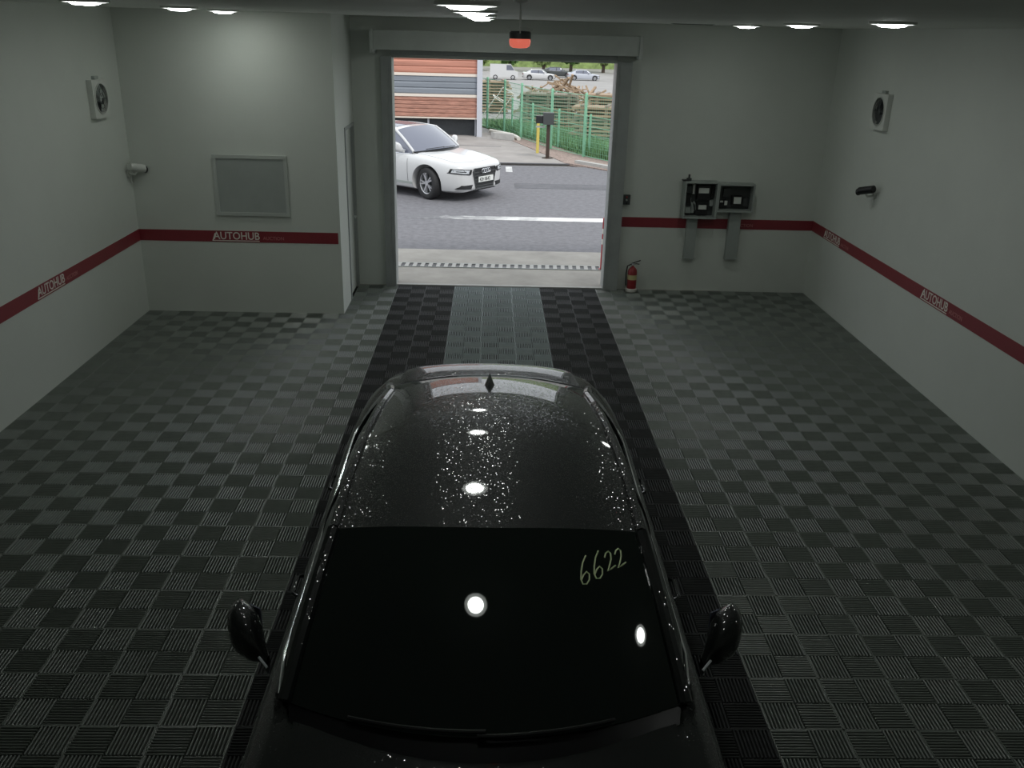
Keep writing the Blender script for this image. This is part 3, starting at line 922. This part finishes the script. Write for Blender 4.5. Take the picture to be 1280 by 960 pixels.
for (x0,x1,z0,z1,d,m,nm) in [
    (.19,.37,.27,.46,.09,M_black,'contactor'),(.20,.36,.13,.20,.07,M_black,'contactor'),(.05,.11,.36,.45,.06,M_dgrey,'breaker'),
    (.13,.16,.34,.47,.05,M_offwhite,'breaker'),(.05,.11,.22,.33,.07,M_black,'breaker'),(.05,.12,.08,.16,.06,M_panel,'terminal_block'),
    (.13,.17,.08,.22,.05,M_panel,'terminal_block'),(.39,.43,.30,.46,.05,M_black,'relay'),(.38,.43,.18,.26,.05,M_panel,'relay'),
    (.19,.36,.06,.12,.06,M_black,'terminal_block')]:
    gear(b1, nm, x0, x1, z0, z1, d, m)
MB().box(.205,.345,-.118,-.111,.36,.43).build('white_label', M_offwhite, b1)
MB().box(.225,.335,-.098,-.091,.135,.195).build('white_label', M_offwhite, b1)
MB().box(.06,.115,-.085,-.081,.25,.29).build('white_label', M_offwhite, b1)
for (x0,x1,z0,z1,d,m,nm) in [(.51,.62,.17,.27,.06,M_black,'breaker'),(.68,.82,.20,.33,.08,M_black,'transformer'),(.84,.90,.18,.30,.05,M_dgrey,'relay'),(.56,.66,.31,.42,.04,M_dgrey,'terminal_block')]:
    gear(b2, nm, x0, x1, z0, z1, d, m)
MB().box(.70,.80,-.109,-.101,.225,.315).build('white_label', M_offwhite, b2)
MB().box(.52,.56,-.087,-.081,.235,.26).build('white_label', M_offwhite, b2)
MB().box(.58,.62,-.087,-.081,.20,.26).build('white_label', M_offwhite, b2)
for k in range(4):
    MB().tube([(.12+.02*k,-.05,.24),(.14+.02*k,-.08,.17+.02*k),(.18+.01*k,-.06,.11)], .006, 5).build('wire', M_black if k % 2 else M_panel, b1)
MB().cyl((.06,-.09,.52), .035, .035, 'z', 14).cyl((.06,-.09,.555), .014, .05, 'z', 10).build('top_knob', M_dgrey, b1)
MB().box(-.03,.05,-.14,-.05,.52,.535).build('top_bracket', M_black, b1)
def duct(x0, x1, z0, z1, label):
    o = MB().box(x0, x1, YB-.09, YB-.0045, z0, z1).build('cable_duct', M_panel)
    return tag(o, label, 'cable duct')
d_a = duct(2.615, 2.755, 0.49, 1.055, 'grey vertical cable duct below the left taller panel box')
d_b = duct(3.195, 3.355, 0.49, 1.155, 'longer grey vertical cable duct crossing the red band below the shallow panel box')
for d_, xa, xb_ in ((d_a,2.615,2.755),(d_b,3.195,3.355)):
    MB().box(xa-.006, xb_+.006, YB-.096, YB-.0045, .48, .495).build('end_cap', M_panel, d_)
    MB().box(xa+.045, xb_-.045, YB-.094, YB-.09, 0.51, 1.03).build('cover_strip', M_panel, d_)
# switch box
sw = empty('switch_box', (1.755, YB, 1.275))
tag(sw, 'small dark push button box on the wall between doorway and panel', 'switch')
MB().box(-.05,.05,-.05,0,-.065,.065).build('case', M_dgrey, sw)
for k in range(3): MB().cyl((0,-.05,.04-.04*k), .013, -.012, 'y', 12).build('button', (M_extred, M_panel, M_black)[k], sw)

# fire extinguisher
fe = empty('fire_extinguisher', (1.90, 1.40, 0.0))
fe.scale = (.9, .9, .9)
tag(fe, 'red fire extinguisher with cream label standing on the tiles beside the doorway', 'fire extinguisher')
MB().lathe((0,0,0), [(0,.002),(.082,.002),(.088,.012),(.088,.050),(.082,.055),(0,.055)], 'z', 24).build('stand', M_white_vinyl, fe, smooth=40)
cyl_ = MB().lathe((0,0,0), [(0,.05),(.070,.052),(.074,.06),(.074,.315),(.066,.355),(.040,.385),(.022,.395),(.022,.42),(0,.42)], 'z', 24).build('cylinder', M_extred, fe, smooth=40)
MB().lathe((0,0,0), [(.0745,.20),(.0755,.20),(.0755,.275),(.0745,.275)], 'z', 24).build('label_band', M_yellowlab, cyl_, smooth=40)
MB().box(-.022,.022,-.018,.018,.415,.455).build('valve', M_chrome, fe)
MB().tube([(-.02,0,.45),(.05,0,.475),(.115,0,.500)], .009, 6).build('handle', M_black, fe)
MB().tube([(-.01,0,.44),(.06,0,.445),(.10,0,.44)], .008, 6).build('lever', M_black, fe)
MB().tube([(-.02,0,.44),(-.085,-.01,.41),(-.100,-.02,.30),(-.096,-.02,.18),(-.092,-.02,.10)], .011, 8).build('hose', M_black, fe, smooth=60)

# ------------------------------------------------------------------ outdoors
def ground(name, x0, x1, y0, y1, z, m, label, th=.1):
    return struct(MB().box(x0, x1, y0, y1, z-th, z).build(name, m), label, 'ground')
# outer yard: one asphalt sheet with slope beyond the fence
g = MB()
prof = [(3.75,0.0),(30,0.0),(60,-1.0),(120,-3.0),(260,-3.0)]
for (ya,za),(yb_,zb_) in zip(prof[:-1], prof[1:]):
    g.add([(-60,ya,za-.05),(90,ya,za-.05),(90,yb_,zb_-.05),(-60,yb_,zb_-.05)], [(0,1,2,3)])
struct(g.build('lot_ground', M_dirt, fixn=False), 'pale worn ground of the lot falling away behind the fence', 'ground')
ground('asphalt_road', -14, 8, 3.75, 13.75, 0.0, M_asph, 'grey asphalt lane outside the doorway', .04)
ap = ground('concrete_apron', -3.2, 3.2, YB-.02, 3.75, 0.0, M_conc, 'pale concrete apron in front of the asphalt', .04)
# sill line
MB().box(DL, DR, YB-.02, YB+.05, 0.0, .012).build('door_sill', M_kerb, ap)
# trench drain
dr = empty('trench_drain', (0, 2.66, 0))
tag(dr, 'long trench drain grate with dark slots across the concrete apron', 'drain')
MB().box(-2.1,2.1,-.11,.11,.001,.004).build('channel', M_black, dr)
for y in (-.12, .10): MB().box(-2.1,2.1,y,y+.02,.001,.012).build('frame_rail', M_steel, dr)
barm = MB().prism([(-.035,-.10),(.025,-.10),(.035,.10),(-.025,.10)], lambda a, c, d: (a, c, .004+d), .008).mesh('grate_bar')
barm.materials.append(M_kerb)
for k in range(34):
    o = bpy.data.objects.new('grate_bar', barm); COL.objects.link(o); o.parent = dr
    o.location = (-1.98+.12*k, 0, 0)
# asphalt patch, road line
road = bpy.data.objects['asphalt_road']
MB().box(-1.70, 2.3, 6.28, 6.62, .0005, .004).build('painted_line', M_line, road)
MB().box(0.45, 4.0, 10.05, 10.75, .0005, .004).build('dark_patch', M_asph2, road)
MB().box(0.28, 0.45, 12.55, 13.5, .0005, .004).build('painted_dash', M_line, road)
# pale concrete driveway beyond the lane
pv = struct(MB().prism([(-12,13.75),(2.2,14.25),(1.3,17.2),(0.55,19.6),(-0.1,21.6),(-12,21.6)], lambda a, c, d: (a, c, -.04+d), .055).build('driveway_slab', M_conc2), 'pale concrete driveway slab between the lane and the shed', 'ground')
MB().prism([(-12,13.68),(2.3,14.18),(2.3,14.26),(-12,13.76)], lambda a, c, d: (a, c, d), .018).build('edge_joint', M_asph2, pv)
MB().prism([(-6,18.2),(0.2,17.7),(0.2,17.77),(-6,18.27)], lambda a, c, d: (a, c, .012+d), .006).build('slab_joint', M_asph2, pv)
# dark asphalt swale behind the white car
struct(MB().prism([(-9,24),(-1.6,18.6),(-0.45,14.6),(-0.2,13.75),(-2.4,13.7),(-9,17)], lambda a, c, d: (a, c, -.02+d), .045).build('ramp_asphalt', M_asph2), 'dark asphalt strip curving past the driveway slab', 'ground')
# gravel strip and kerb
struct(MB().prism([(0.35,20.2),(1.15,17.3),(1.95,14.3),(3.05,13.0),(6.5,9.4),(7.5,10.4),(3.9,13.9),(2.7,16.4),(0.55,21.4)], lambda a, c, d: (a, c, -.03+d), .06).build('gravel_strip', M_gravel), 'reddish gravel strip along the foot of the green fence', 'ground')
kb0, kb1 = Vector((2.20,14.25,0)), Vector((6.2,9.3,0))
kd = (kb1-kb0).normalized(); kn = Vector((-kd.y, kd.x, 0))
for k in range(6):
    a = kb0+kd*(1.0*k); c = a+kd*.985
    o = MB().prism([(a.x,a.y),(c.x,c.y),(c.x+kn.x*.16,c.y+kn.y*.16),(a.x+kn.x*.16,a.y+kn.y*.16)], lambda p, q, d: (p, q, -.02+d), .13).build('kerb_stone', M_kerb)
    tag(o, ORD[k] + ' pale kerb stone along the gravel from the card reader post', 'kerb', 'kerb stones along the gravel')
# grass beyond the fence
struct(MB().prism([(-0.6,24.5),(2.55,16.2),(3.9,13.4),(9,8),(30,8),(30,27),(-0.6,27)], lambda a, c, d: (a, c, -.03+d), .05).build('grass_field', M_grass), 'rough green grass behind the fence', 'ground')
gr_ = MB()
for k in range(5200):
    t = random.random()
    y = random.uniform(13.2, 24.0)
    xf = 2.62-(y-15.7)*.37 if y > 15.7 else 2.62+(15.7-y)*.55
    x = xf+.12+abs(random.gauss(0, .8))
    if abs(x-3.9) < 1.5 and abs(y-21) < 1.2: continue
    h = random.uniform(.12, .42); w = random.uniform(.015, .04); a = random.uniform(0, PI)
    dx, dy = math.cos(a)*w, math.sin(a)*w; lx, ly = random.gauss(0, .10), random.gauss(0, .10)
    gr_.add([(x-dx,y-dy,0),(x+dx,y+dy,0),(x+lx,y+ly,h)], [(0,1,2)])
tag(gr_.build('tall_grass', mat('blade_green', (0.12, 0.23, 0.09), 0.8, var=0.4, vscale=2), fixn=False), 'tall green grass growing behind the wire fence', 'grass', kind='stuff')

# green fences
def fence(name, pts, h, pr, label, mesh_step=.10):
    e = empty(name, (pts[0][0], pts[0][1], 0)); o = Vector((pts[0][0], pts[0][1], 0))
    tag(e, label, 'fence')
    for x, y in pts:
        MB().lathe((x-o.x, y-o.y, 0), [(0,0),(pr,0),(pr,h),(pr*.6,h+.02),(0,h+.02)], 'z', 10).build('post', M_fgreen, e, smooth=50)
    wires = MB()
    for (xa,ya),(xb_,yb_) in zip(pts[:-1], pts[1:]):
        a = Vector((xa,ya,0))-o; c = Vector((xb_,yb_,0))-o; d = c-a; L = d.length
        n = int(L/mesh_step)
        for z in (.06, h*.5, h-.05):
            wires.tube([a+Vector((0,0,z)), c+Vector((0,0,z))], .011, 5)
        for k in range(1, n):
            p = a+d*(k/n); wires.tube([p+Vector((0,0,.05)), p+Vector((0,0,h-.05))], .0045, 4)
        for k in range(1, int(h/.14)):
            z = .05+.14*k
            wires.tube([a+Vector((0,0,z)), c+Vector((0,0,z))], .0045, 4)
    w = wires.build('wire_mesh', M_fgreen, e, fixn=False)
    w['kind'] = 'stuff'
    return e
fence('green_fence', [(-0.72,24.7),(-0.27,23.4),(0.34,21.9),(0.88,20.05),(1.72,17.4),(2.58,15.7),(3.6,13.9),(4.8,11.9)], 1.78, .042, 'tall green wire mesh fence on green posts behind the card reader post')
fence('low_green_fence', [(0.62,22.1),(1.25,19.9),(1.98,17.85),(2.78,16.1),(3.8,14.3)], 1.17, .035, 'lower green wire fence just behind the tall green fence')

# card reader post
cp = empty('card_reader_post', (1.505, 15.3, 0))
tag(cp, 'dark card reader box on a brown steel post standing on the driveway edge', 'card reader')
MB().cyl((0,0,.015), .16, .015, 'z', 20).build('base_plate', M_brown, cp)
MB().box(-.05,.05,-.05,.05,.03,1.0).build('post', M_brown, cp)
MB().box(-.16,.14,-.14,.10,.95,1.27).build('reader_box', M_dgrey, cp)
MB().box(-.36,-.16,-.10,.06,.98,1.18).build('side_box', M_black, cp)
MB().box(-.36,-.10,-.06,.04,.86,.90).build('bracket', M_steel, cp)
yb = empty('yellow_bollard', (1.27, 16.4, 0))
tag(yb, 'thin yellow bollard just behind the brown card reader post', 'bollard')
MB().cyl((0,0,.0), .045, .95, 'z', 14).build('pole', M_yellow, yb, smooth=40)
MB().lathe((0,0,0), [(.045,.95),(.04,.98),(0,.99)], 'z', 14).build('cap', M_yellow, yb, smooth=40)

# red and white barrier post by the right jamb
rp = empty('barrier_post', (1.625, 2.60, 0))
tag(rp, 'red and white banded post outside beside the shutter rail', 'post')
MB().box(-.05,.05,-.05,.05,.004,.012).build('foot', M_redplas, rp)
for k, (z0, z1, m) in enumerate([(0.012,.40,M_redplas),(.40,.48,M_white_vinyl),(.48,.56,M_redplas),(.56,.64,M_white_vinyl),(.64,.80,M_redplas)]):
    MB().cyl((0,0,z0), .033, z1-z0, 'z', 14).build('band', m, rp, smooth=40)

# concrete block and white pipe beside the shed
tag(MB().prism([(-.45,0),(.45,0),(.42,.20),(-.42,.20)], lambda a, c, d: (0.22+a*.75-d*.45+.1, 19.55+d-a*.55, .02+c), .26).build('concrete_block', M_kerb), 'low pale concrete block lying beside the shed corner post', 'block')
tag(MB().tube([(-.15,21.3,.12),(.25,20.6,.12),(.60,20.05,.12),(.72,19.75,.10),(.80,19.4,.08)], .07, 8).build('white_pipe', M_white_vinyl, smooth=60), 'bent white pipe lying along the fence foot', 'pipe')

# banded shed
shd = empty('banded_shed', (-0.56, 20.4, 0))
tag(shd, 'red and grey banded steel shed with cream trims behind the white sedan', 'shed')
x0 = -9.0
def corr(z0, z1, m, nm, n, y=0.0):
    # horizontal boards, each its own piece
    hgt = (z1-z0)/n
    for k in range(n):
        MB().prism([(0,0),(-.025,.15*hgt),(-.025,.80*hgt),(0,hgt)], lambda a, c, d: (x0+d, y+a, z0+hgt*k+c), -x0-.02).build(nm, m, shd)
MB().box(x0,-.02,.0,.10,.575,4.2).build('back_wall', M_sheddark, shd)
corr(.62,1.27,M_shedbrick,'cladding_board',5)
corr(1.36,1.93,M_shedgrey,'cladding_board',3)
corr(2.02,2.62,M_shedred,'cladding_board',3)
corr(2.62,4.2,M_shedred,'cladding_board',6)
for z in (.575,1.27,1.93): MB().box(x0,-.02,-.045,.0,z,z+(.045 if z < 1 else .09)).build('trim_rail', M_cream, shd)
MB().box(x0,-.02,.35,.45,0.0,.575).build('base_wall', M_sheddark, shd)
for k in range(5): MB().box(-.12-1.6*k,-.06-1.6*k,.15,.21,0.0,.575).build('base_stud', M_postgrey, shd)
MB().box(-.05,.13,-.12,.06,0.0,4.2).build('corner_post', M_postgrey, shd)
MB().box(x0,.14,-.1,3.0,4.2,4.3).build('roof', M_shedgrey, shd)
MB().box(-.08,.0,.10,3.0,0,4.2).build('side_wall', M_sheddark, shd)

# stacked timber behind the fence
def timber_stack(x, y, z, nx, nlay, L, ang, label, group, seed):
    rnd = random.Random(seed)
    e = empty('timber_stack', (x, y, z), ang)
    tag(e, label, 'timber stack', group)
    zz = 0.0
    for l in range(nlay):
        for k in range(2 if l % 2 else 1):
            pass
        th = rnd.uniform(.05, .075)
        for k in range(nx):
            ln = L*rnd.uniform(.88, 1.04); off = rnd.uniform(-.12, .12)
            y0 = -.6+1.2*k/nx
            MB().box(off-ln/2, off+ln/2, y0, y0+1.2/nx-.02, zz, zz+th).build('plank', (M_wood, M_wood2, M_wood)[rnd.randrange(3)], e)
        zz += th
        for k in (-1, 0, 1):
            MB().box(k*L*.36-.06, k*L*.36+.06, -.58, .58, zz, zz+.06).build('spacer', M_wood2, e)
        zz += .06
    return e
timber_stack(3.9, 21.0, 0, 2, 9, 2.3, R(-14), 'tall stack of weathered planks behind the fence nearest the doorway jamb', None, 1)
timber_stack(2.1, 25.0, 0, 2, 10, 2.2, R(-8), 'stack of weathered planks behind the tall fence and the card reader', None, 2)
timber_stack(4.9, 25.5, 0, 2, 10, 2.4, R(-10), 'stack of weathered planks at the rear behind the tall plank stack', None, 3)
timber_stack(-0.3, 31.0, 0, 2, 11, 2.0, R(5), 'stack of reddish planks beside the shed corner post', None, 4)
# heap of scrap wood
hp = MB(); rnd = random.Random(11)
for k in range(150):
    a = rnd.uniform(0, PI); el = rnd.gauss(0, .35); L = rnd.uniform(.5, 1.8)
    x = max(1.6, rnd.gauss(3.4, 1.3)); y = rnd.gauss(31, .8); z = max(.05, 1.25*math.exp(-((x-3.0)/1.9)**2)*rnd.random())
    d = Vector((math.cos(a)*math.cos(el), math.sin(a)*math.cos(el), math.sin(el)))*L/2
    p = Vector((x, y, z+.1))
    hp.tube([p-d, p+d], rnd.uniform(.03, .07), 4)
tag(hp.build('scrap_wood_heap', M_wood, fixn=False), 'brown heap of scrap wood beyond the plank stacks', 'wood heap', kind='stuff')
# discarded chair frame
cf = empty('chair_frame', (0.25, 25.3, 0.82))
cf.rotation_euler = (R(20), R(28), R(20))
tag(cf, 'discarded white tubular chair frame leaning in the weeds by the shed post', 'chair frame')
MB().tube([(-.25,0,0),(.25,0,0),(.25,0,.5),(-.25,0,.5)], .025, 6, True).build('back_frame', M_white_vinyl, cf)
MB().tube([(-.25,0,0),(.25,0,0),(.25,.45,-.05),(-.25,.45,-.05)], .025, 6, True).build('seat_frame', M_white_vinyl, cf)
for s in (-1, 1): MB().tube([(s*.25,.1,0),(s*.25,.15,-.85)], .025, 6).build('leg', M_white_vinyl, cf)

# far vehicles in the lower lot
FZ = -3.05
def far_car(loc, rz, paint, label, name='parked_car'):
    o = make_car(name, (1,.92,1), paint, M_glassblue, detail=False)
    o.location = loc; o.rotation_euler = (0, 0, rz)
    return tag(o, label, 'car')
far_car((6.5, 122, FZ), R(90), M_whitepaint, 'white car parked in the lower lot between the white van and the silver car')
far_car((13.0, 124, FZ), R(90), M_greypaint, 'silver car parked in the lower lot above the plank stacks')
far_car((20.5, 128, FZ), R(75), M_greypaint, 'silver car parked furthest along the lower lot beside the jamb')
far_car((9.7, 132, FZ), R(90), M_dgrey, 'dark grey car parked in the lower lot behind the white and silver cars')
vn = empty('white_van', (1.6, 121, FZ), R(90))
tag(vn, 'white box van parked in the lower lot near the shed post', 'van')
MB().prism([(-1.9,.35),(2.0,.35),(2.0,2.05),(-.9,2.05),(-1.45,1.25),(-1.9,1.1)], lambda a, c, d: (-.85+d, a, c), 1.7).build('body', M_whitepaint, vn)
MB().prism([(-1.36,1.28),(-.90,1.95),(-.3,1.95),(-.3,1.28)], lambda a, c, d: (.855+d, a, c), .01).build('side_window', M_glassblue, vn)
MB().prism([(-1.36,1.28),(-.90,1.95),(-.3,1.95),(-.3,1.28)], lambda a, c, d: (-.865+d, a, c), .01).build('side_window', M_glassblue, vn)
for yy in (-1.2, 1.25):
    for s in (-1, 1):
        ty, ri, bk = make_wheel(.32, .2, s)
        t = ty.build('tyre', M_rubber, vn, smooth=40); t.location = (s*.78, yy, .32); ri.build('rim', M_rim, t)
# dark truck between
# trees at the back of the lot
def tree(x, y, z, h, r, m, label):
    rnd = random.Random(int(x*10+y))
    e = empty('tree', (x, y, z))
    tag(e, label, 'tree', 'trees behind the lower lot')
    MB().tube([(0,0,0),(.1,0,h*.3),(0,.1,h*.6)], [.3,.22,.12], 8).build('trunk', M_bark, e)
    b = MB()
    for k in range(420):
        th, ph = rnd.uniform(0, 2*PI), math.acos(rnd.uniform(-1, 1))
        rr = r*rnd.uniform(.65, 1.05)
        c = Vector((rr*math.sin(ph)*math.cos(th), rr*math.sin(ph)*math.sin(th), h*.58+h*.42*math.cos(ph)*rnd.uniform(.7, 1)))
        s = rnd.uniform(.35, .8)
        n1 = Vector((rnd.gauss(0,1), rnd.gauss(0,1), rnd.gauss(0,1))).normalized(); n2 = n1.orthogonal().normalized()
        n3 = n1.cross(n2)
        b.add([c+n2*s, c+n3*s*.7, c-n2*s, c-n3*s*.7], [(0,1,2,3)])
    b.build('foliage', m, e, fixn=False)
for i in range(11):
    tree(-8+5.4*i+random.uniform(-.3, .3), 150+random.uniform(-4, 4), -3.05, random.uniform(5, 8), random.uniform(2.0, 2.4), (M_leaf, M_leaf2)[i % 2], ('dark green bushy tree at the back of the lower lot', 'pale green bushy tree at the back of the lower lot')[i % 2])
struct(MB().box(-60, 90, 168, 172, -3.1, 14).build('hillside', M_leaf2), 'green hillside closing the view far behind the lot', 'hill')
